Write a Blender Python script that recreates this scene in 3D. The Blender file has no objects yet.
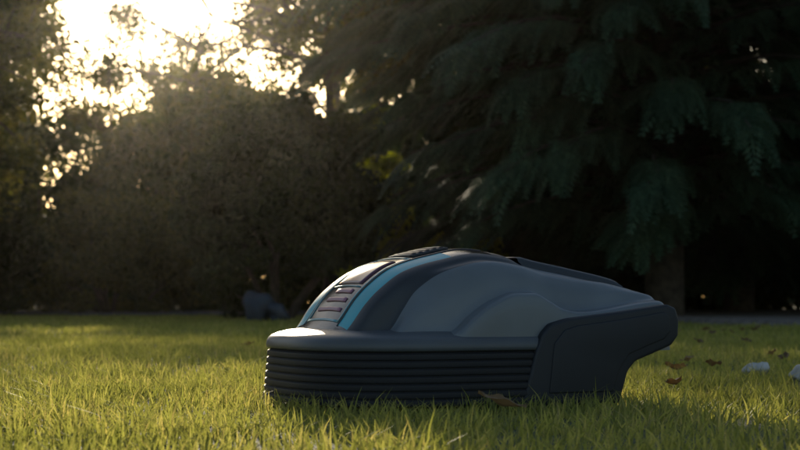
import bpy, bmesh, math, random
import numpy as np
from mathutils import Vector, Euler
rng = np.random.default_rng(7)
random.seed(7)
scene = bpy.context.scene
scene.view_settings.view_transform = 'Standard'
scene.view_settings.look = 'None'
scene.view_settings.exposure = 0
HAZE = 0.00024

SUN_AZ, SUN_EL = math.radians(-8.4), math.radians(12.0)

# ------------------------------------------------------------ helpers
def link(ob, parent=None):
    scene.collection.objects.link(ob)
    if parent: ob.parent = parent
    return ob
def empty(name, loc=(0, 0, 0), rz=0.0):
    e = bpy.data.objects.new(name, None); e.location = loc; e.rotation_euler = (0, 0, rz)
    e.empty_display_size = 0.1
    return link(e)
def np_mesh(name, V, F, mats, parent=None, smooth=False, midx=None):
    V = np.asarray(V, dtype=np.float32); F = np.asarray(F, dtype=np.int32)
    me = bpy.data.meshes.new(name)
    me.vertices.add(len(V)); me.vertices.foreach_set("co", V.ravel())
    k = F.shape[1]
    me.loops.add(F.size); me.loops.foreach_set("vertex_index", F.ravel())
    me.polygons.add(len(F)); me.polygons.foreach_set("loop_start", np.arange(len(F), dtype=np.int32) * k)
    if smooth: me.polygons.foreach_set("use_smooth", np.ones(len(F), dtype=bool))
    if not isinstance(mats, (list, tuple)): mats = [mats]
    for m in mats: me.materials.append(m)
    if midx is not None: me.polygons.foreach_set("material_index", np.asarray(midx, dtype=np.int32))
    me.update(calc_edges=True)
    ob = bpy.data.objects.new(name, me)
    return link(ob, parent)
def mat(name):
    m = bpy.data.materials.new(name); m.use_nodes = True
    nt = m.node_tree; nt.nodes.clear()
    return m, nt, nt.nodes.new('ShaderNodeOutputMaterial')
def ramp(nt, stops):
    r = nt.nodes.new('ShaderNodeValToRGB'); e = r.color_ramp.elements
    while len(e) < len(stops): e.new(0.5)
    for i, (p, c) in enumerate(stops):
        e[i].position = p; e[i].color = (*c, 1)
    return r
def leaf_mat(name, cols, trans=0.45, tcol=(1.5, 1.5, 0.6), rough=0.5, spec=0.25, nscale=1.2):
    m, nt, out = mat(name); L = nt.links.new
    g = nt.nodes.new('ShaderNodeNewGeometry')
    n = len(cols)
    r = ramp(nt, [(i / max(1, n - 1), c) for i, c in enumerate(cols)])
    nz = nt.nodes.new('ShaderNodeTexNoise'); nz.inputs['Scale'].default_value = nscale
    L(g.outputs['Position'], nz.inputs['Vector'])
    add = nt.nodes.new('ShaderNodeMath'); add.operation = 'MULTIPLY_ADD'
    L(nz.outputs['Fac'], add.inputs[0]); add.inputs[1].default_value = 1.1
    sub = nt.nodes.new('ShaderNodeMath'); sub.operation = 'MULTIPLY_ADD'
    L(g.outputs['Random Per Island'], sub.inputs[0]); sub.inputs[1].default_value = 0.7; sub.inputs[2].default_value = -0.4
    L(sub.outputs[0], add.inputs[2]); L(add.outputs[0], r.inputs['Fac'])
    p = nt.nodes.new('ShaderNodeBsdfPrincipled'); L(r.outputs['Color'], p.inputs['Base Color'])
    p.inputs['Roughness'].default_value = rough; p.inputs['Specular IOR Level'].default_value = spec
    t = nt.nodes.new('ShaderNodeBsdfTranslucent')
    mx = nt.nodes.new('ShaderNodeMix'); mx.data_type = 'RGBA'; mx.blend_type = 'MULTIPLY'
    mx.inputs['Factor'].default_value = 1.0
    L(r.outputs['Color'], mx.inputs['A']); mx.inputs['B'].default_value = (*tcol, 1)
    L(mx.outputs['Result'], t.inputs['Color'])
    ms = nt.nodes.new('ShaderNodeMixShader'); ms.inputs[0].default_value = trans
    L(p.outputs[0], ms.inputs[1]); L(t.outputs[0], ms.inputs[2]); L(ms.outputs[0], out.inputs[0])
    return m
def plastic(name, col, rough=0.4, spec=0.5, bump=0.02, bscale=900, coat=0.0, var=0.12, metal=0.0):
    m, nt, out = mat(name); L = nt.links.new
    p = nt.nodes.new('ShaderNodeBsdfPrincipled')
    tc = nt.nodes.new('ShaderNodeTexCoord')
    nz = nt.nodes.new('ShaderNodeTexNoise'); nz.inputs['Scale'].default_value = 9; nz.inputs['Detail'].default_value = 6
    L(tc.outputs['Object'], nz.inputs['Vector'])
    a = tuple(c * (1 - var) for c in col); b = tuple(min(1, c * (1 + var)) for c in col)
    r = ramp(nt, [(0.3, a), (0.7, b)]); L(nz.outputs['Fac'], r.inputs['Fac']); L(r.outputs['Color'], p.inputs['Base Color'])
    mr = nt.nodes.new('ShaderNodeMapRange'); mr.inputs['To Min'].default_value = rough - 0.06; mr.inputs['To Max'].default_value = rough + 0.08
    L(nz.outputs['Fac'], mr.inputs['Value']); L(mr.outputs[0], p.inputs['Roughness'])
    p.inputs['Specular IOR Level'].default_value = spec; p.inputs['Coat Weight'].default_value = coat
    p.inputs['Metallic'].default_value = metal
    n2 = nt.nodes.new('ShaderNodeTexNoise'); n2.inputs['Scale'].default_value = bscale; L(tc.outputs['Object'], n2.inputs['Vector'])
    bp = nt.nodes.new('ShaderNodeBump'); bp.inputs['Strength'].default_value = bump * 5; bp.inputs['Distance'].default_value = 0.0004
    L(n2.outputs['Fac'], bp.inputs['Height']); L(bp.outputs[0], p.inputs['Normal'])
    L(p.outputs[0], out.inputs[0])
    return m
def rough_mat(name, stops, scale=8, bump=0.6, dist=0.02, rough=0.9):
    m, nt, out = mat(name); L = nt.links.new
    p = nt.nodes.new('ShaderNodeBsdfPrincipled'); tc = nt.nodes.new('ShaderNodeTexCoord')
    nz = nt.nodes.new('ShaderNodeTexNoise'); nz.inputs['Scale'].default_value = scale; nz.inputs['Detail'].default_value = 8
    L(tc.outputs['Object'], nz.inputs['Vector'])
    r = ramp(nt, stops); L(nz.outputs['Fac'], r.inputs['Fac']); L(r.outputs['Color'], p.inputs['Base Color'])
    p.inputs['Roughness'].default_value = rough
    bp = nt.nodes.new('ShaderNodeBump'); bp.inputs['Strength'].default_value = bump; bp.inputs['Distance'].default_value = dist
    L(nz.outputs['Fac'], bp.inputs['Height']); L(bp.outputs[0], p.inputs['Normal']); L(p.outputs[0], out.inputs[0])
    return m

# ------------------------------------------------------------ materials
M_grass = leaf_mat("grass_blades", [(0.125, 0.145, 0.042), (0.175, 0.195, 0.060), (0.235, 0.245, 0.088), (0.38, 0.33, 0.16)], trans=0.62, tcol=(2.3, 2.1, 1.15), nscale=2.5, spec=0.2, rough=0.5)
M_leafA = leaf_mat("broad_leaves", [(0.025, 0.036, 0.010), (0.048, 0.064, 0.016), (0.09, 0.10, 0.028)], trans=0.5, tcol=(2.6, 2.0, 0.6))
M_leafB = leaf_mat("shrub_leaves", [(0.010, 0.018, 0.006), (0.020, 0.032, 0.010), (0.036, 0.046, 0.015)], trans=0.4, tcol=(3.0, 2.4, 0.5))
M_leafY = leaf_mat("sunlit_leaves", [(0.10, 0.135, 0.015), (0.17, 0.20, 0.03)], trans=0.7, tcol=(3.2, 2.9, 0.5))  # yellow of sun shining through the leaves is put into the leaf colour
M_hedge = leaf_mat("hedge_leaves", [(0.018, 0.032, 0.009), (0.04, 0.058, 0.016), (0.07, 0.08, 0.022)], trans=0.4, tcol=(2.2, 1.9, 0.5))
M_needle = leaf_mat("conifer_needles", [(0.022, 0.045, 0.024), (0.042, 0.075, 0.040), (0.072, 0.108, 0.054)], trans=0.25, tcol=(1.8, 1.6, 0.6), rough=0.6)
M_bark = rough_mat("bark", [(0.3, (0.03, 0.022, 0.016)), (0.7, (0.09, 0.07, 0.05))], 12)
M_soil = rough_mat("soil", [(0.3, (0.09, 0.072, 0.06)), (0.7, (0.22, 0.185, 0.155))], 14, dist=0.05)
M_stone = rough_mat("pale_stone", [(0.3, (0.30, 0.29, 0.27)), (0.7, (0.55, 0.53, 0.5))], 40, dist=0.006)
M_dstone = rough_mat("dark_stone", [(0.3, (0.025, 0.032, 0.045)), (0.7, (0.05, 0.062, 0.08))], 6, dist=0.03)
M_dead = leaf_mat("dead_leaf", [(0.10, 0.06, 0.03), (0.19, 0.12, 0.06), (0.32, 0.23, 0.13)], trans=0.35, tcol=(1.2, 1.05, 0.7))
M_ground = rough_mat("lawn_ground", [(0.25, (0.045, 0.056, 0.018)), (0.5, (0.07, 0.084, 0.028)), (0.75, (0.095, 0.108, 0.038))], 5, dist=0.03)

P_grey = plastic("grey_shell_plastic", (0.125, 0.145, 0.165), rough=0.34, spec=0.5)
P_lip = plastic("grey_rim_plastic", (0.075, 0.085, 0.098), rough=0.42, spec=0.4)
P_dark = plastic("dark_grey_plastic", (0.026, 0.031, 0.038), rough=0.42, spec=0.4)
P_side = plastic("charcoal_plastic", (0.016, 0.019, 0.025), rough=0.5, spec=0.35)
P_rib = plastic("rubber_bumper", (0.020, 0.021, 0.025), rough=0.6, spec=0.25)
P_black = plastic("gloss_black", (0.012, 0.012, 0.015), rough=0.16, spec=0.5, bump=0.0)
P_turq = plastic("turquoise_plastic", (0.008, 0.34, 0.44), rough=0.45, spec=0.3)
P_mauve = plastic("keypad_mauve", (0.30, 0.13, 0.20), rough=0.4)
P_screen = plastic("lcd_screen", (0.09, 0.03, 0.055), rough=0.15, bump=0.0)
P_line = plastic("panel_outline", (0.10, 0.28, 0.34), rough=0.35)

# ------------------------------------------------------------ world, sun, haze
w = bpy.data.worlds.new("World"); scene.world = w; w.use_nodes = True
nt = w.node_tree; nt.nodes.clear()
sky = nt.nodes.new('ShaderNodeTexSky'); sky.sky_type = 'NISHITA'; sky.sun_disc = False
sky.sun_elevation = SUN_EL; sky.sun_rotation = SUN_AZ
sky.dust_density = 1.5
bg = nt.nodes.new('ShaderNodeBackground'); bg.inputs[1].default_value = 0.15
wo = nt.nodes.new('ShaderNodeOutputWorld')
nt.links.new(sky.outputs[0], bg.inputs[0]); nt.links.new(bg.outputs[0], wo.inputs[0])
sd = bpy.data.lights.new("sun", 'SUN'); sd.energy = 5.0; sd.angle = math.radians(0.5); sd.color = (1.0, 0.85, 0.64)
so = bpy.data.objects.new("sun", sd); link(so)
S = Vector((math.sin(SUN_AZ) * math.cos(SUN_EL), math.cos(SUN_AZ) * math.cos(SUN_EL), math.sin(SUN_EL)))
so.rotation_euler = S.to_track_quat('Z', 'Y').to_euler(); so.location = S * 60

bm = bmesh.new(); bmesh.ops.create_cube(bm, size=1)
me = bpy.data.meshes.new("haze"); bm.to_mesh(me); bm.free()
hz = bpy.data.objects.new("haze", me); hz.scale = (70, 60, 14); hz.location = (0, 22, 6.9); link(hz)
m, nt, out = mat("air_haze"); vs = nt.nodes.new('ShaderNodeVolumeScatter')
vs.inputs['Density'].default_value = HAZE; vs.inputs['Anisotropy'].default_value = 0.91; vs.inputs['Color'].default_value = (1, .92, .80, 1)
nt.links.new(vs.outputs[0], out.inputs['Volume']); me.materials.append(m)

# ------------------------------------------------------------ camera
cd = bpy.data.cameras.new("camera"); cam = bpy.data.objects.new("camera", cd); link(cam)
cam.location = (0, 0, 0.18); cam.rotation_euler = (math.radians(90 + 2.83), 0, 0)
cd.lens = 70; cd.sensor_width = 36; cd.clip_start = 0.05; cd.clip_end = 1500
cd.dof.use_dof = True; cd.dof.focus_distance = 2.6; cd.dof.aperture_fstop = 9.5
scene.camera = cam

# ------------------------------------------------------------ ground
n = 60
gx = np.sign(np.linspace(-1, 1, n)) * np.abs(np.linspace(-1, 1, n)) ** 3 * 400
GX, GY = np.meshgrid(gx, gx + 10)
V = np.stack([GX.ravel(), GY.ravel(), np.zeros(n * n)], 1)
ii, jj = np.meshgrid(np.arange(n - 1), np.arange(n - 1)); b = (jj * n + ii).ravel()
np_mesh("ground", V, np.stack([b, b + 1, b + n + 1, b + n], 1), M_ground)

def bed_edge(x):
    return 18.6 - 9.2 / (1 + np.exp(-(x - 1.9) * 2.2)) + 0.25 * np.sin(x * 2.3) + 0.12 * np.sin(x * 7.1)
bx = np.linspace(-22, 22, 260); nb = len(bx)
V = np.concatenate([np.stack([bx, bed_edge(bx), np.full(nb, 0.004)], 1), np.stack([bx, bed_edge(bx) + 0.25, np.full(nb, 0.05)], 1), np.stack([bx, np.full(nb, 27.0), np.full(nb, 0.06)], 1)])
k = np.arange(nb - 1)
np_mesh("soil_bed", V, np.concatenate([np.stack([k, k + 1, k + 1 + nb, k + nb], 1), np.stack([k + nb, k + nb + 1, k + 1 + 2 * nb, k + 2 * nb], 1)]), M_soil)

# ------------------------------------------------------------ grass
MX, MY, MT = 0.107, 2.75, math.radians(25)
def blades(n, y0, y1, hw, hmin, hmax, wmin, wmax, seg):
    y = np.sqrt(rng.uniform(y0 ** 2, y1 ** 2, n)); x = rng.uniform(-1, 1, n) * (hw * y + 0.5)
    dens = 0.5 + 0.5 * np.sin(x * 9 + 3 * np.sin(y * 5)) * np.sin(y * 8 + 2 * np.sin(x * 6))
    keep = (rng.random(n) < 0.45 + 0.55 * dens) & (y < bed_edge(x) + 0.1)
    lx = (x - MX) * math.cos(MT) + (y - MY) * math.sin(MT); ly = -(x - MX) * math.sin(MT) + (y - MY) * math.cos(MT)
    keep &= ~((lx > -0.31) & (lx < 0.2) & (np.abs(ly) < 0.2))
    x, y, dens = x[keep], y[keep], dens[keep]; n = len(x)
    h = rng.uniform(hmin, hmax, n) * (0.65 + 0.6 * dens) * np.where(rng.random(n) < 0.05, 1.4, 1)
    wd = rng.uniform(wmin, wmax, n)
    an = rng.uniform(0, 2 * np.pi, n); lean = rng.uniform(0.1, 1.1, n) * h
    fx, fy = np.cos(an), np.sin(an); ta = an + np.pi / 2 + rng.normal(0, 0.5, n)
    sx, sy = np.cos(ta), np.sin(ta)
    vs = []
    for k in range(seg + 1):
        t = k / seg; off = lean * t ** 2; ww = wd * (1 - t ** 1.6 * 0.93) * 0.5; z = h * (t - 0.25 * t * t * (lean / h)) - 0.002
        for s in (-1, 1):
            vs.append(np.stack([x + fx * off + s * sx * ww, y + fy * off + s * sy * ww, z], 1))
    V = np.stack(vs, 1).reshape(-1, 3); base = (np.arange(n) * (seg + 1) * 2)[:, None]
    F = np.concatenate([base + np.array([2 * k, 2 * k + 1, 2 * k + 3, 2 * k + 2]) for k in range(seg)], 0)
    return V, F
parts = [blades(70000, 1.2, 3.7, 0.3, 0.018, 0.046, 0.002, 0.0048, 3),
         blades(80000, 3.7, 7.5, 0.3, 0.02, 0.042, 0.003, 0.006, 2),
         blades(140000, 7.5, 20.0, 0.33, 0.02, 0.045, 0.006, 0.014, 2)]
o = 0; VV = []; FF = []
for V, F in parts: VV.append(V); FF.append(F + o); o += len(V)
np_mesh("grass", np.concatenate(VV), np.concatenate(FF), M_grass)

# ------------------------------------------------------------ foliage tools
# two open corridors between the trees through which the low sun reaches the garden
def in_gap(P, hw=0.95, lo=-0.5, hi=1.3):
    D = P[:, 1] - 2.4; X = P[:, 0] + math.tan(-SUN_AZ) * D; Z = P[:, 2] - math.tan(SUN_EL) * D
    return (np.abs(X) < hw) & (Z > lo) & (Z < hi)
def in_gap2(P):
    f = rng.uniform(.75, 1.25, len(P)); D = P[:, 1] - 17.6; X = P[:, 0] + .25 + math.tan(-SUN_AZ) * D; Z = P[:, 2] - 1.75 - math.tan(SUN_EL) * D
    return (D > .5) & (np.hypot(X / .66, Z / .68) < f)
def leaves(C, size, upbias=0.6, aspect=0.5, origin=None):
    if origin is not None: C = C[~in_gap2(C + np.array(origin))]
    n = len(C); N = rng.normal(0, 1, (n, 3)); N[:, 2] += upbias; N /= np.linalg.norm(N, axis=1)[:, None]
    R = rng.normal(0, 1, (n, 3)); R[:, 2] -= 0.4
    U = R - (R * N).sum(1)[:, None] * N; U /= np.linalg.norm(U, axis=1)[:, None]
    W = np.cross(N, U); s = (size * rng.uniform(0.6, 1.25, n))[:, None]
    V = np.stack([C - U * s * .5, C + W * s * aspect * .5 - U * s * .05 + N * s * .08, C + U * s * .5, C - W * s * aspect * .5 - U * s * .05 + N * s * .08], 1).reshape(-1, 3)
    return V, (np.arange(n) * 4)[:, None] + np.arange(4)
def clump_pts(centers, rad, per):
    k = len(centers); per = int(per)
    P = rng.normal(0, 1, (k, per, 3)); P /= np.linalg.norm(P, axis=2)[..., None]
    P *= (rng.random((k, per, 1)) ** 0.45)
    sc = np.asarray(rad).reshape(k, 1, 1) * np.array([1, 1, 0.7])
    return (np.asarray(centers)[:, None, :] + P * sc).reshape(-1, 3)
def tube(pts, rad, seg=7):
    pts = np.asarray(pts, float); m_ = len(pts); T = np.gradient(pts, axis=0); T /= np.linalg.norm(T, axis=1)[:, None]
    ref = np.array([0.31, 0.17, 0.93]) if abs(T[0][2]) < 0.9 else np.array([1.0, 0.1, 0])
    A = np.cross(T, ref); A /= np.linalg.norm(A, axis=1)[:, None]; B = np.cross(T, A)
    an = np.arange(seg) * 2 * np.pi / seg
    V = pts[:, None, :] + (A[:, None, :] * np.cos(an)[None, :, None] + B[:, None, :] * np.sin(an)[None, :, None]) * np.asarray(rad)[:, None, None]
    F = []
    for i in range(m_ - 1):
        for j in range(seg):
            F.append([i * seg + j, i * seg + (j + 1) % seg, (i + 1) * seg + (j + 1) % seg, (i + 1) * seg + j])
    return V.reshape(-1, 3), np.array(F)
def join(parts):
    o = 0; VV = []; FF = []
    for V, F in parts: VV.append(V); FF.append(F + o); o += len(V)
    return np.concatenate(VV), np.concatenate(FF)
def wobble(p0, p1, k, amp, sag=0.0):
    t = np.linspace(0, 1, k)[:, None]; P = np.asarray(p0)[None] * (1 - t) + np.asarray(p1)[None] * t
    P = P + np.cumsum(rng.normal(0, amp, (k, 3)), 0) * np.sin(np.pi * np.clip(t, 0, 1) * 0.9)
    P[:, 2] += sag * np.sin(np.pi * t[:, 0]); return P

def deciduous(name, x, y, height, crown_r, crown_z0, nlimb, leafmat, leaf_size, per, clear=None, clump_r=0.45, trunk_r=0.14):
    root = empty(name, (x, y, 0)); tubes = []; ends = []
    tp = wobble((0, 0, -0.1), (rng.normal(0, .2), rng.normal(0, .2), height * 0.85), 9, 0.04)
    tubes.append(tube(tp, np.linspace(trunk_r, trunk_r * .25, 9)))
    for i in range(nlimb):
        t = rng.uniform(crown_z0 / height, 0.95); st = tp[min(8, int(t / 0.85 * 8))] if t < .85 else tp[-1]
        a = i * 2.4 + rng.normal(0, .3); hz_ = math.sin(math.pi * min(1, max(.12, (t * height - crown_z0) / (height - crown_z0)) * .8 + .12))
        L_ = crown_r * hz_ * rng.uniform(.65, 1.05)
        en = st + np.array([math.cos(a) * L_, math.sin(a) * L_, L_ * rng.uniform(.1, .6)])
        P = wobble(st, en, 6, 0.03, 0.1); tubes.append(tube(P, np.linspace(trunk_r * .35, .012, 6), 5))
        for q in range(5):
            s = P[rng.integers(2, 6)]; e2 = s + rng.normal(0, 1, 3) * L_ * .28 + np.array([0, 0, .1])
            tubes.append(tube(wobble(s, e2, 4, .02), np.linspace(.018, .005, 4), 4)); ends += [e2, (s + e2) / 2]
        ends += [P[-1], P[-2]]
    ends = np.array(ends)
    if clear is not None: ends = ends[~clear(ends + np.array([x, y, 0]))]
    V, F = join(tubes); np_mesh("trunk_and_limbs", V, F, M_bark, root, True)
    C = clump_pts(ends, rng.uniform(.5, 1.2, len(ends)) * clump_r, per)
    V, F = leaves(C, leaf_size, origin=(x, y, 0)); np_mesh("crown", V, F, leafmat, root)
    return root

def shrub(name, x, y, rx, ry, rz, nclump, per, leafmat, leaf_size, cr=0.28, stems=9, flat=0.35):
    root = empty(name, (x, y, 0)); D = rng.normal(0, 1, (nclump, 3)); D[:, 2] = np.abs(D[:, 2]) - 0.25; D /= np.linalg.norm(D, axis=1)[:, None]
    r = rng.uniform(.6, 1.0, nclump) ** .6 * (1 + .10 * np.sin(D[:, 0] * 7 + D[:, 2] * 5))
    C = D * r[:, None] * np.array([rx, ry, rz * (1 - flat)]); C[:, 2] += rz * flat; C[:, 2] = np.maximum(C[:, 2], 0.1)
    tb = []
    for i in range(stems):
        e = C[rng.integers(0, nclump)] * .8; tb.append(tube(wobble((e[0] * .15, e[1] * .15, -.05), e, 6, .03), np.linspace(.035, .008, 6), 5))
    V, F = join(tb); np_mesh("stems", V, F, M_bark, root, True)
    P = clump_pts(C, rng.uniform(.6, 1.3, nclump) * cr, per)
    P = P[P[:, 2] > 0.02]
    V, F = leaves(P, leaf_size, origin=(x, y, 0)); np_mesh("foliage", V, F, leafmat, root)
    return root

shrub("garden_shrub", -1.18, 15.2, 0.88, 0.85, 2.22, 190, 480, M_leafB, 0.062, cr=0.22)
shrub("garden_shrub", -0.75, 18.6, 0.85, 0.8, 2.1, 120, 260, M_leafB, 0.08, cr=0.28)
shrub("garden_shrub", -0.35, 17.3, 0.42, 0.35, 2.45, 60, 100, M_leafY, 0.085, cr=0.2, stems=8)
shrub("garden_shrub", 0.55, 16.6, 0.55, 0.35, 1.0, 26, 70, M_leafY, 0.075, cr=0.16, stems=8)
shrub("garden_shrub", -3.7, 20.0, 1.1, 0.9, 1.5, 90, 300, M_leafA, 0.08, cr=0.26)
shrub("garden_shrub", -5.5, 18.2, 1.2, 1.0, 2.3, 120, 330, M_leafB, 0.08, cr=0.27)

# hedge closing the garden
root = empty("hedge", (0, 0, 0))
nc = 1300; cx_ = rng.uniform(-17, 17, nc); C = np.stack([cx_, rng.uniform(22.3, 23.9, nc), rng.uniform(0.0, 1, nc) ** 1.15 * (2.9 + .3 * np.sin(cx_ * 1.7))], 1)
nl_ = 800; C2 = np.stack([np.linspace(-17, 17, nl_) + rng.normal(0, .05, nl_), rng.uniform(22.6, 23.4, nl_), rng.uniform(.05, 1.5, nl_)], 1)
V, F = leaves(np.concatenate([clump_pts(C, rng.uniform(.3, .55, nc), 130), clump_pts(C2, np.full(nl_, .34), 110)]), 0.145, origin=(0, 0, 0)); np_mesh("hedge_foliage", V, F, M_hedge, root)
tb = []
for i in range(90):
    xx = -15.5 + i * .35 + rng.normal(0, .08); yy = rng.uniform(22.3, 23.5)
    tb.append(tube(wobble((xx, yy, -.05), (xx + rng.normal(0, .2), yy, rng.uniform(1.6, 2.5)), 5, .03), np.linspace(.04, .01, 5), 5))
V, F = join(tb); np_mesh("hedge_stems", V, F, M_bark, root, True)

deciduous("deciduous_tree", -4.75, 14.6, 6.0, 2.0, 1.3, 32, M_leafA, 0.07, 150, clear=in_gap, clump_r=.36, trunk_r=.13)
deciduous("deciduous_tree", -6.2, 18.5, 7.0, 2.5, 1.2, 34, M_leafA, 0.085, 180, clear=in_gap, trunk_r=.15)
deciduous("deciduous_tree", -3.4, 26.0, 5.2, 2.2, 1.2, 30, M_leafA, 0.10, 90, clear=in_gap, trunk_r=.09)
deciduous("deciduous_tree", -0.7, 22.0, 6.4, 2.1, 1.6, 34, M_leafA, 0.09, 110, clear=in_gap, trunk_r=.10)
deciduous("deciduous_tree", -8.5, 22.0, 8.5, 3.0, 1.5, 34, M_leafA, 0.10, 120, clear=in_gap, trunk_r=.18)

# distant trees
root = empty("background_trees", (0, 0, 0)); Cs = []; tb = []
for i in range(30):
    x = -34 + i * 2.3 + rng.normal(0, .5); y = rng.uniform(36, 44); H = rng.uniform(9, 13); k = 80
    xs = x + math.tan(-SUN_AZ) * y
    if abs(xs) < 2.9: H = rng.uniform(6.6, 7.6)
    D = rng.normal(0, 1, (k, 3)); D /= np.linalg.norm(D, axis=1)[:, None]
    Cs.append(np.array([x, y, H * .5]) + D * np.array([1.9, 1.7, H * .46]) * rng.uniform(.4, 1, (k, 1)))
    tb.append(tube(wobble((x, y, 0), (x, y, H * .8), 5, .05), np.linspace(.2, .05, 5), 6))
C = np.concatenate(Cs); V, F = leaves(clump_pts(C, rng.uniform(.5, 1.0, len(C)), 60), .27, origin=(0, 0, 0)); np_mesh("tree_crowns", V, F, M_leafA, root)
V, F = join(tb); np_mesh("tree_trunks", V, F, M_bark, root, True)

# ------------------------------------------------------------ conifer
def frond():
    qs = []
    def quad(p, d, L_, w_):
        d = d / np.linalg.norm(d); s = np.cross(d, [0, 0, 1.0]); s /= np.linalg.norm(s)
        qs.append([p, p + d * L_ * .45 + s * w_ * .5, p + d * L_, p + d * L_ * .45 - s * w_ * .5])
    N = 9; L0 = .46
    for i in range(N):
        t = i / (N - 1); p = np.array([t * L0, 0, -0.12 * t * t])
        l = .20 * (1 - t * .72)
        for s in (-1, 1):
            a = math.radians(52 - 18 * t) * s; d = np.array([math.cos(a), math.sin(a), -.20 - .15 * t])
            quad(p, d, l, .026)
            for q, ss in ((.3, s), (.45, -s), (.68, s)):
                a2 = a + ss * .75; quad(p + d * l * q, np.array([math.cos(a2), math.sin(a2), -.3]), l * .42 * (1.2 - q), .02)
    quad(np.array([0, 0, 0.]), np.array([1, 0, -.12]), L0, .018); quad(np.array([L0 * .8, 0, -.08]), np.array([1, 0, -.5]), .13, .02)
    return np.array(qs).reshape(-1, 3)
FR = frond()
def place(fr, P, yaw, pitch, roll, sc):
    cy, sy, cp, sp, cr, sr = np.cos(yaw), np.sin(yaw), np.cos(pitch), np.sin(pitch), np.cos(roll), np.sin(roll)
    Xa = np.stack([cy * cp, sy * cp, -sp], 1); Y0 = np.stack([-sy, cy, 0 * cy], 1); Z0 = np.cross(Xa, Y0)
    Ya = Y0 * cr[:, None] + Z0 * sr[:, None]; Za = np.cross(Xa, Ya)
    V = P[:, None, :] + (fr[None, :, 0, None] * Xa[:, None] + fr[None, :, 1, None] * Ya[:, None] + fr[None, :, 2, None] * Za[:, None]) * sc[:, None, None]
    return V.reshape(-1, 3)
def conifer(name, x, y, H, prof, nb, fpb, z0, clear=False, fs=1.0):
    root = empty(name, (x, y, 0)); tb = [tube([(0, 0, -.1), (.03, 0, H * .3), (-.02, .03, H * .65), (0, 0, H)], [.20, .16, .1, .02], 9)]
    P = []; YW = []; PT = []; SC = []
    for i in range(nb):
        u = (i + rng.random()) / nb; z = z0 + (H - z0) * u ** 1.35; R = np.interp(z, prof[0], prof[1]) * rng.uniform(.72, 1.06)
        a = i * 2.39996 + rng.normal(0, .2); d = np.array([math.cos(a), math.sin(a), 0])
        t = np.linspace(0, 1, 8); zz = z + .09 * R * np.sin(t * 2.2) - .17 * R * t ** 2.2
        pts = np.outer(t * R, d) + np.array([0, 0, 1.])[None] * zz[:, None]; pts[:, :2] += rng.normal(0, .03, (8, 2)) * t[:, None]
        tb.append(tube(pts, np.linspace(.035, .006, 8), 5))
        m_ = max(8, int(fpb * (R / 3.5) ** 1.3)); tt = rng.random(m_) ** .7 * .98 + .02
        side = rng.choice([-1, 1], m_); off = rng.uniform(0, 1, m_) * .26 * R * (1.05 - tt)
        ya = a + side * rng.uniform(.15, 1.0, m_) * (1.1 - .6 * tt)
        q = np.stack([np.interp(tt, t, pts[:, c]) for c in range(3)], 1)
        q += np.stack([np.cos(ya) * off, np.sin(ya) * off, -off * .25 + rng.normal(0, .02, m_)], 1)
        P.append(q); YW.append(ya); PT.append(rng.uniform(.05, .5, m_) + .3 * tt); SC.append(rng.uniform(.6, 1.05, m_) * fs)
    V, F = join(tb); np_mesh("trunk_and_branches", V, F, M_bark, root, True)
    P = np.concatenate(P); YW = np.concatenate(YW); PT = np.concatenate(PT); SC = np.concatenate(SC)
    if clear:
        W_ = P + np.array([x, y, 0]); k = ~(in_gap(W_, 1.05, -.45, 1.0) | in_gap2(W_)); P, YW, PT, SC = P[k], YW[k], PT[k], SC[k]
    V = place(FR, P, YW, PT, rng.normal(0, .3, len(P)), SC)
    np_mesh("needle_sprays", V, np.arange(len(V)).reshape(-1, 4), M_needle, root)
    return root
conifer("conifer_tree", 2.6, 15.3, 9.0, ([.6, 1.0, 1.6, 2.6, 4, 6, 9.0], [2.3, 2.6, 3.0, 3.6, 3.8, 2.6, .2]), 250, 95, .95, True)
conifer("conifer_tree", 4.4, 20.2, 10, ([.5, 1.5, 3, 6, 10], [2.6, 3.2, 3.4, 2.4, .2]), 140, 55, .7, fs=1.3)
conifer("conifer_tree", 7.2, 17.0, 10, ([.5, 1.5, 3, 6, 10], [2.2, 2.8, 3.0, 2.3, .2]), 120, 48, .9, fs=1.25)
conifer("conifer_tree", 1.6, 21.5, 9, ([.5, 1.5, 3, 6, 9], [2.0, 2.4, 2.5, 1.6, .2]), 110, 50, .5, True, fs=1.3)

# ------------------------------------------------------------ stones, fallen leaves
def rock(name, loc, sc, m_, seed, parent=None):
    bm = bmesh.new(); bmesh.ops.create_icosphere(bm, subdivisions=4, radius=1); r = np.random.default_rng(seed); ph = r.uniform(0, 6, 9); pl = r.normal(0, 1, (9, 3))
    for v in bm.verts:
        d = v.co.normalized(); k = 1 + .10 * sum(math.sin(3.1 * (d.x * p[0] + d.y * p[1] + d.z * p[2]) + q) for p, q in zip(pl, ph)) / 2
        for p in pl[:6]:
            pn = Vector(p).normalized(); kk = d.dot(pn)
            if kk > .72: k *= .72 / kk * .97 + .03
        v.co = Vector((d.x * sc[0], d.y * sc[1], d.z * sc[2])) * k
    for f in bm.faces: f.smooth = True
    me = bpy.data.meshes.new(name); bm.to_mesh(me); bm.free(); me.materials.append(m_)
    o = bpy.data.objects.new(name, me); o.location = loc; return link(o, parent)
rock("stone", (.83, 3.62, .024), (.034, .03, .021), M_stone, 3)
rock("stone", (.84, 3.25, .024), (.030, .03, .026), M_stone, 5)
rock("boulder", (-1.27, 13.9, .11), (.18, .18, .17), M_dstone, 11)
rock("boulder", (-1.08, 13.8, .07), (.11, .13, .10), M_dstone, 12)

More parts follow.
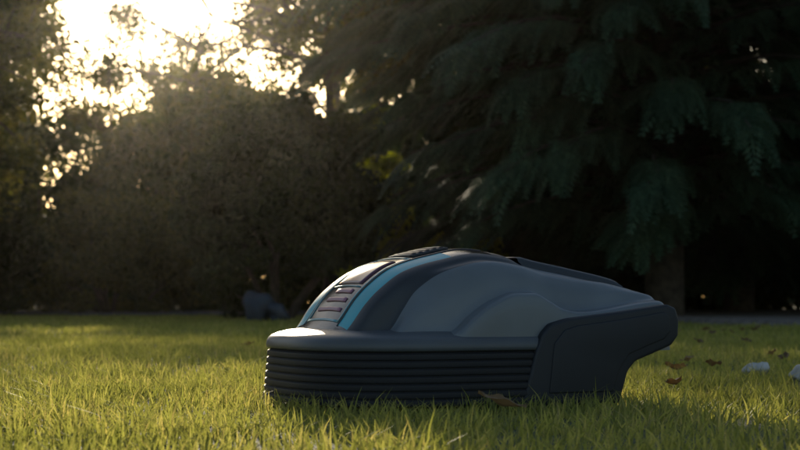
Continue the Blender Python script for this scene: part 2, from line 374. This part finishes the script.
def dead_leaf(c, L_, W_, yaw, tilt, curl, seed):
    nu, nv = 12, 6; V = []; rr = np.random.default_rng(seed).uniform(-.4, .4)
    for i in range(nu + 1):
        t = i / nu; hw = W_ * .5 * (math.sin(math.pi * t ** .85) ** .8) * (1 + .15 * math.sin(t * 22))
        for j in range(nv + 1):
            s = j / nv * 2 - 1; p = Vector(((t - .5) * L_, s * hw, curl * L_ * ((t - .5) ** 2 * 2) + abs(s) * hw * .5 + .003 * math.sin(9 * t + 4 * s)))
            p.rotate(Euler((rr, tilt, yaw))); V.append((p.x + c[0], p.y + c[1], p.z + c[2]))
    F = [[i * (nv + 1) + j, i * (nv + 1) + j + 1, (i + 1) * (nv + 1) + j + 1, (i + 1) * (nv + 1) + j] for i in range(nu) for j in range(nv)]
    return np.array(V), np.array(F)
lv = [dead_leaf((.145, 2.24, .034), .075, .03, -.35, .25, .2, 1), dead_leaf((.62, 3.5, .03), .06, .035, .4, .1, .4, 2), dead_leaf((.52, 2.95, .026), .05, .03, .9, .0, .3, 3),
      dead_leaf((.74, 3.7, .03), .06, .03, 2.0, .0, .3, 4), dead_leaf((.60, 4.4, .03), .06, .04, 1.0, .1, .3, 5)]
for i in range(60):
    y = rng.uniform(4, 16); x = rng.uniform(-.28, .3) * y
    if i > 10: x = rng.uniform(.1, .28) * y
    lv.append(dead_leaf((x, y, .022), rng.uniform(.04, .07), rng.uniform(.025, .04), rng.uniform(0, 6), rng.uniform(-.3, .3), .3, 10 + i))
V, F = join(lv); np_mesh("fallen_leaves", V, F, M_dead, None, True)

# ------------------------------------------------------------ robotic lawn mower
mower = empty("robotic_lawn_mower", (MX, MY, 0.0), MT)
def pchip(xk, yk, x):
    xk = np.asarray(xk, float); yk = np.asarray(yk, float); h = np.diff(xk); d = np.diff(yk) / h; m_ = np.zeros(len(xk))
    for i in range(1, len(xk) - 1):
        if d[i - 1] * d[i] > 0:
            w1 = 2 * h[i] + h[i - 1]; w2 = h[i] + 2 * h[i - 1]; m_[i] = (w1 + w2) / (w1 / d[i - 1] + w2 / d[i])
    m_[0] = d[0]; m_[-1] = d[-1]
    x = np.clip(x, xk[0], xk[-1]); i = np.clip(np.searchsorted(xk, x) - 1, 0, len(h) - 1); t = (x - xk[i]) / h[i]
    return (2 * t**3 - 3 * t**2 + 1) * yk[i] + (t**3 - 2 * t**2 + t) * h[i] * m_[i] + (-2 * t**3 + 3 * t**2) * yk[i + 1] + (t**3 - t**2) * h[i] * m_[i + 1]
zt_k = ([-.29, -.275, -.258, -.235, -.21, -.165, -.10, -.034, .023, .057, .15, .25, .282, .297, .305], [.110, .134, .156, .188, .213, .243, .262, .2735, .268, .254, .236, .216, .205, .186, .13])
z4_k = ([-.29, -.25, -.222, -.2023, -.185, -.161, -.097, -.022, .04, .08, .25, .282, .297, .305], [.105, .112, .122, .140, .166, .198, .234, .248, .240, .229, .205, .196, .180, .13])
z5_k = ([-.29, -.2, -.125, -.108, -.085, -.0486, .0, .03, .06, .084, .12, .282, .297, .305], [.10, .118, .124, .132, .152, .176, .193, .193, .180, .168, .162, .180, .172, .12])
def zt(a): return pchip(*zt_k, a)
def plan_y(a):
    a = np.asarray(a, float); u = np.clip((-.12 - a) / .215, 0, 1)
    return .222 * (1 - u ** 2.6) ** (1 / 2.6)
xs = np.unique(np.concatenate([np.linspace(-.29, .305, 200), [-.266, -.078, .055]])); ns = len(xs)
yscale = pchip([-.29, -.27, -.2, .22, .275, .305], [.90, .95, 1, 1, .975, .92], xs)
ylim = np.where(xs < -.10, plan_y(xs) - np.interp(xs, [-.29, -.16, -.115, -.10], [.03, .022, .012, .0]), 1.0)
top = zt(xs); z4 = np.minimum(pchip(*z4_k, xs), top - .014); z5 = np.minimum(pchip(*z5_k, xs), z4 - .004)
ln = [(np.zeros(ns), top), (np.full(ns, .04), top - .0010), (np.full(ns, .074), top - .0038), (np.full(ns, .118), top - .0115),
      (np.full(ns, .130), top - .0165), (np.full(ns, .140), top - .024), (np.full(ns, .153), z4), (np.full(ns, .1755), z4 * .50 + z5 * .50 + .006),
      (np.full(ns, .187), z5 + .004), (np.full(ns, .209), z5 + .0005), (np.full(ns, .2135), z5 - .005), (np.full(ns, .216), np.minimum(.097, z5 - .014))]
sub = 4; nl = len(ln); sec_n = (nl - 1) * sub + 1
YS = np.array([np.minimum(l[0] * yscale, ylim - .0005 * (nl - i)) if i > 5 else l[0] * yscale for i, l in enumerate(ln)]); ZS = np.array([l[1] for l in ln])
rows = []
for i in range(ns):
    ch = np.concatenate([[0], np.cumsum(np.hypot(np.diff(YS[:, i]), np.diff(ZS[:, i])) + 1e-6)])
    tq = np.concatenate([np.linspace(ch[k], ch[k + 1], sub, endpoint=False) for k in range(nl - 1)] + [[ch[-1]]])
    yy = pchip(ch, YS[:, i], tq); zz = pchip(ch, ZS[:, i], tq)
    full = np.concatenate([np.stack([np.full(sec_n, xs[i]), -yy, zz], 1)[::-1], np.stack([np.full(sec_n, xs[i]), yy, zz], 1)[1:]]); rows.append(full)
V = np.concatenate(rows); m2 = 2 * sec_n - 1; F = []; MI = []
mats = [P_grey, P_dark, P_black, P_turq]
for i in range(ns - 1):
    a = .5 * (xs[i] + xs[i + 1])
    for j in range(m2 - 1):
        st = (abs(j + .5 - (sec_n - 1))) / sub; s = int(st)
        F.append([i * m2 + j, (i + 1) * m2 + j, (i + 1) * m2 + j + 1, i * m2 + j + 1])
        if s <= 1: mi = 2 if a < .0 else 1
        elif s == 2: mi = 3 if -.266 < a < -.078 else (2 if -.27 < a < .0 else 1)
        elif s <= 5: mi = 1 if a < .055 else 0
        else: mi = 0
        MI.append(mi)
up = np_mesh("upper_shell", V, F, mats, mower, True, MI)
up.data.set_sharp_from_angle(angle=math.radians(40))

def hood_patch(name, a0, a1, y0, y1, off, thick, m_, na=14, ny=8):
    A, Y = np.meshgrid(np.linspace(a0, a1, na), np.linspace(y0, y1, ny), indexing='ij')
    Z = zt(A.ravel()) - .0038 * (Y.ravel() / .074) ** 2 + off
    V = np.stack([A.ravel(), Y.ravel(), Z], 1); F = [[i * ny + j, (i + 1) * ny + j, (i + 1) * ny + j + 1, i * ny + j + 1] for i in range(na - 1) for j in range(ny - 1)]
    o = np_mesh(name, V, F, m_, mower, True)
    md = o.modifiers.new("s", 'SOLIDIFY'); md.thickness = thick; md.offset = 0
    return o
hood_patch("screen", -.212, -.150, -.050, .050, .0010, .0016, P_screen)
for k, (a0, a1) in enumerate([(-.252, -.248), (-.241, -.236), (-.229, -.223)]):
    hood_patch("key_row_%d" % k, a0, a1, -.048 + .003 * k, .048 - .012 * k, .0012, .002, P_mauve, 4)
for k, (a0, a1, y0, y1) in enumerate([(-.264, -.2615, -.066, .066), (-.132, -.129, -.062, .062), (-.264, -.129, -.068, -.065), (-.264, -.129, .065, .068), (-.218, -.2165, -.055, .055)]):
    hood_patch("panel_outline_%d" % k, a0, a1, y0, y1, .0010, .0016, P_line, 16)
hood_patch("stop_button", -.118, -.050, -.050, .050, .0015, .004, P_dark)
for k in range(5): hood_patch("stop_grip_%d" % k, -.112 + k * .013, -.107 + k * .013, -.042, .042, .0038, .002, P_side, 4)
for s in (-1, 1):
    V = []; F = []; aa = np.linspace(-.268, .0, 40)
    for i, a in enumerate(aa):
        z = zt(np.array([a]))[0] - .0038
        V += [(a, s * .0725, z + .0004), (a, s * .0730, z + .0020), (a, s * .0750, z + .0014), (a, s * .0755, z - .0005)]
        if i: F += [[4 * i - 4 + q, 4 * i - 4 + q + 1, 4 * i + q + 1, 4 * i + q] for q in range(3)]
    np_mesh("stripe_seam", V, F, P_side, mower, False)

# rear dark deck slab
aa = np.linspace(.05, .270, 24); prof = [(-.118, -.008), (-.115, .004), (-.108, .008), (-.05, .0095), (0, .010), (.05, .0095), (.108, .008), (.115, .004), (.118, -.008)]
V = []; F = []
for i, a in enumerate(aa):
    e = min(1, (a - .045) / .012, (.277 - a) / .02)
    for y, dz in prof:
        V.append((a, y * (1 - .10 * (a - .05) / .24), zt(np.array([a]))[0] - .006 + dz * e + .002))
    if i: F += [[9 * i - 9 + q, 9 * i - 9 + q + 1, 9 * i + q + 1, 9 * i + q] for q in range(8)]
np_mesh("rear_deck", V, F, P_dark, mower, True)

def plan(aend, n=150):
    P = []; A0, ra, rb, ex = -.12, .215, .222, 2.6
    for t in np.linspace(-math.pi / 2, math.pi / 2, n):
        P.append((A0 - ra * abs(math.cos(t)) ** (2 / ex), rb * math.copysign(abs(math.sin(t)) ** (2 / ex), t)))
    P = [(a, -rb) for a in np.linspace(aend, A0 + .01, 12)] + P + [(a, rb) for a in np.linspace(A0 + .01, aend, 12)]
    P = np.array(P); T = np.gradient(P, axis=0); T /= np.linalg.norm(T, axis=1)[:, None]
    N = np.stack([T[:, 1] * -1, T[:, 0]], 1)
    if N[0][1] > 0: N = -N
    return P, N
def sweep(name, profile, aend, m_, smooth=True, sharp=35):
    P, N = plan(aend); V = []; k = len(P)
    for off, z in profile: V.append(np.concatenate([P + N * off, np.full((k, 1), z)], 1))
    V = np.concatenate(V); F = [[r * k + i, r * k + i + 1, (r + 1) * k + i + 1, (r + 1) * k + i] for r in range(len(profile) - 1) for i in range(k - 1)]
    o = np_mesh(name, V, F, m_, mower, smooth); o.data.set_sharp_from_angle(angle=math.radians(sharp)); return o
pr = []; nr = 7; zb, zt_ = .014, .099
for i in range(nr):
    z0 = zb + (zt_ - zb) * i / nr; z1 = zb + (zt_ - zb) * (i + 1) / nr; b_ = .008 * (1 - i / nr); d = z1 - z0
    pr += [(b_ - .004, z0), (b_ - .0008, z0 + .001), (b_, z0 + .003), (b_ - .0008, z0 + d * .76), (b_ - .0018, z0 + d * .84), (b_ - .0045, z0 + d * .88)]
pr = [(-.05, .022), (-.004, .014)] + pr + [(-.006, .1005), (-.02, .102)]
sweep("ribbed_bumper", pr, .06, P_rib)
sweep("lower_shell", [(-.006, .1005), (.0, .1012), (.0020, .103), (.0028, .107), (.0018, .113), (-.001, .119), (-.007, .1235), (-.017, .1275), (-.035, .132), (-.06, .135)], .05, P_lip, True, 60)

def extrude(name, pts, y0, y1, bev, m_):
    bm = bmesh.new(); vs = [bm.verts.new((a, y0, z)) for a, z in pts]; f = bm.faces.new(vs)
    r = bmesh.ops.extrude_face_region(bm, geom=[f]); bmesh.ops.translate(bm, verts=[v for v in r['geom'] if isinstance(v, bmesh.types.BMVert)], vec=(0, y1 - y0, 0))
    bmesh.ops.recalc_face_normals(bm, faces=bm.faces)
    bmesh.ops.bevel(bm, geom=list(bm.edges), offset=bev, segments=3, profile=.6, affect='EDGES', clamp_overlap=True)
    for q in bm.faces: q.smooth = True
    me = bpy.data.meshes.new(name); bm.to_mesh(me); bm.free(); me.materials.append(m_)
    me.set_sharp_from_angle(angle=math.radians(40))
    o = bpy.data.objects.new(name, me); return link(o, mower)
out_pts = [(-.006, .010), (.010, .060), (.022, .100), (.034, .128), (.050, .144), (.085, .153), (.18, .163), (.280, .176), (.297, .170), (.304, .150), (.302, .122), (.288, .106), (.25, .092), (.215, .080), (.200, .064), (.192, .040), (.182, .010)]
for s in (-1, 1):
    extrude("side_panel", out_pts, *sorted((s * .165, s * .229)), .006, P_side)
    inner = [(.045, .030), (.055, .112), (.075, .134), (.10, .141), (.18, .150), (.272, .163), (.282, .155), (.284, .130), (.272, .117), (.238, .106), (.200, .092), (.180, .066), (.168, .030)]
    extrude("side_panel_relief", inner, *sorted((s * .225, s * .2315)), .0025, P_side)
extrude("chassis", [(-.28, .05), (-.28, .115), (.05, .14), (.285, .165), (.299, .15), (.295, .115), (.24, .09), (.1, .05)], -.166, .166, .006, P_side)
def wheel(name, a, y, z, r, wd):
    bm = bmesh.new(); n_ = 48; rings = []
    for yy, rr in [(-wd / 2, r * .25), (-wd / 2, r * .72), (-wd / 2 - .003, r * .9), (-wd / 2 + .004, r), (wd / 2 - .004, r), (wd / 2 + .003, r * .9), (wd / 2, r * .72), (wd / 2, r * .25)]:
        ring = []
        for i in range(n_):
            t = 2 * math.pi * i / n_; q = rr * (1 - (.055 if (rr > r * .95 and i % 4 < 2) else 0)); ring.append(bm.verts.new((q * math.cos(t), yy, q * math.sin(t))))
        rings.append(ring)
    for A, B in zip(rings, rings[1:]):
        for i in range(n_): bm.faces.new((A[i], A[(i + 1) % n_], B[(i + 1) % n_], B[i]))
    bm.faces.new(rings[0]); bm.faces.new(rings[-1][::-1]); bmesh.ops.recalc_face_normals(bm, faces=bm.faces)
    me = bpy.data.meshes.new(name); bm.to_mesh(me); bm.free(); me.materials.append(P_rib)
    o = bpy.data.objects.new(name, me); o.location = (a, y, z); return link(o, mower)
for s in (-1, 1):
    wheel("drive_wheel", .155, s * .138, .086, .090, .045)
    wheel("front_caster", -.20, s * .10, .035, .037, .03)
print("done")
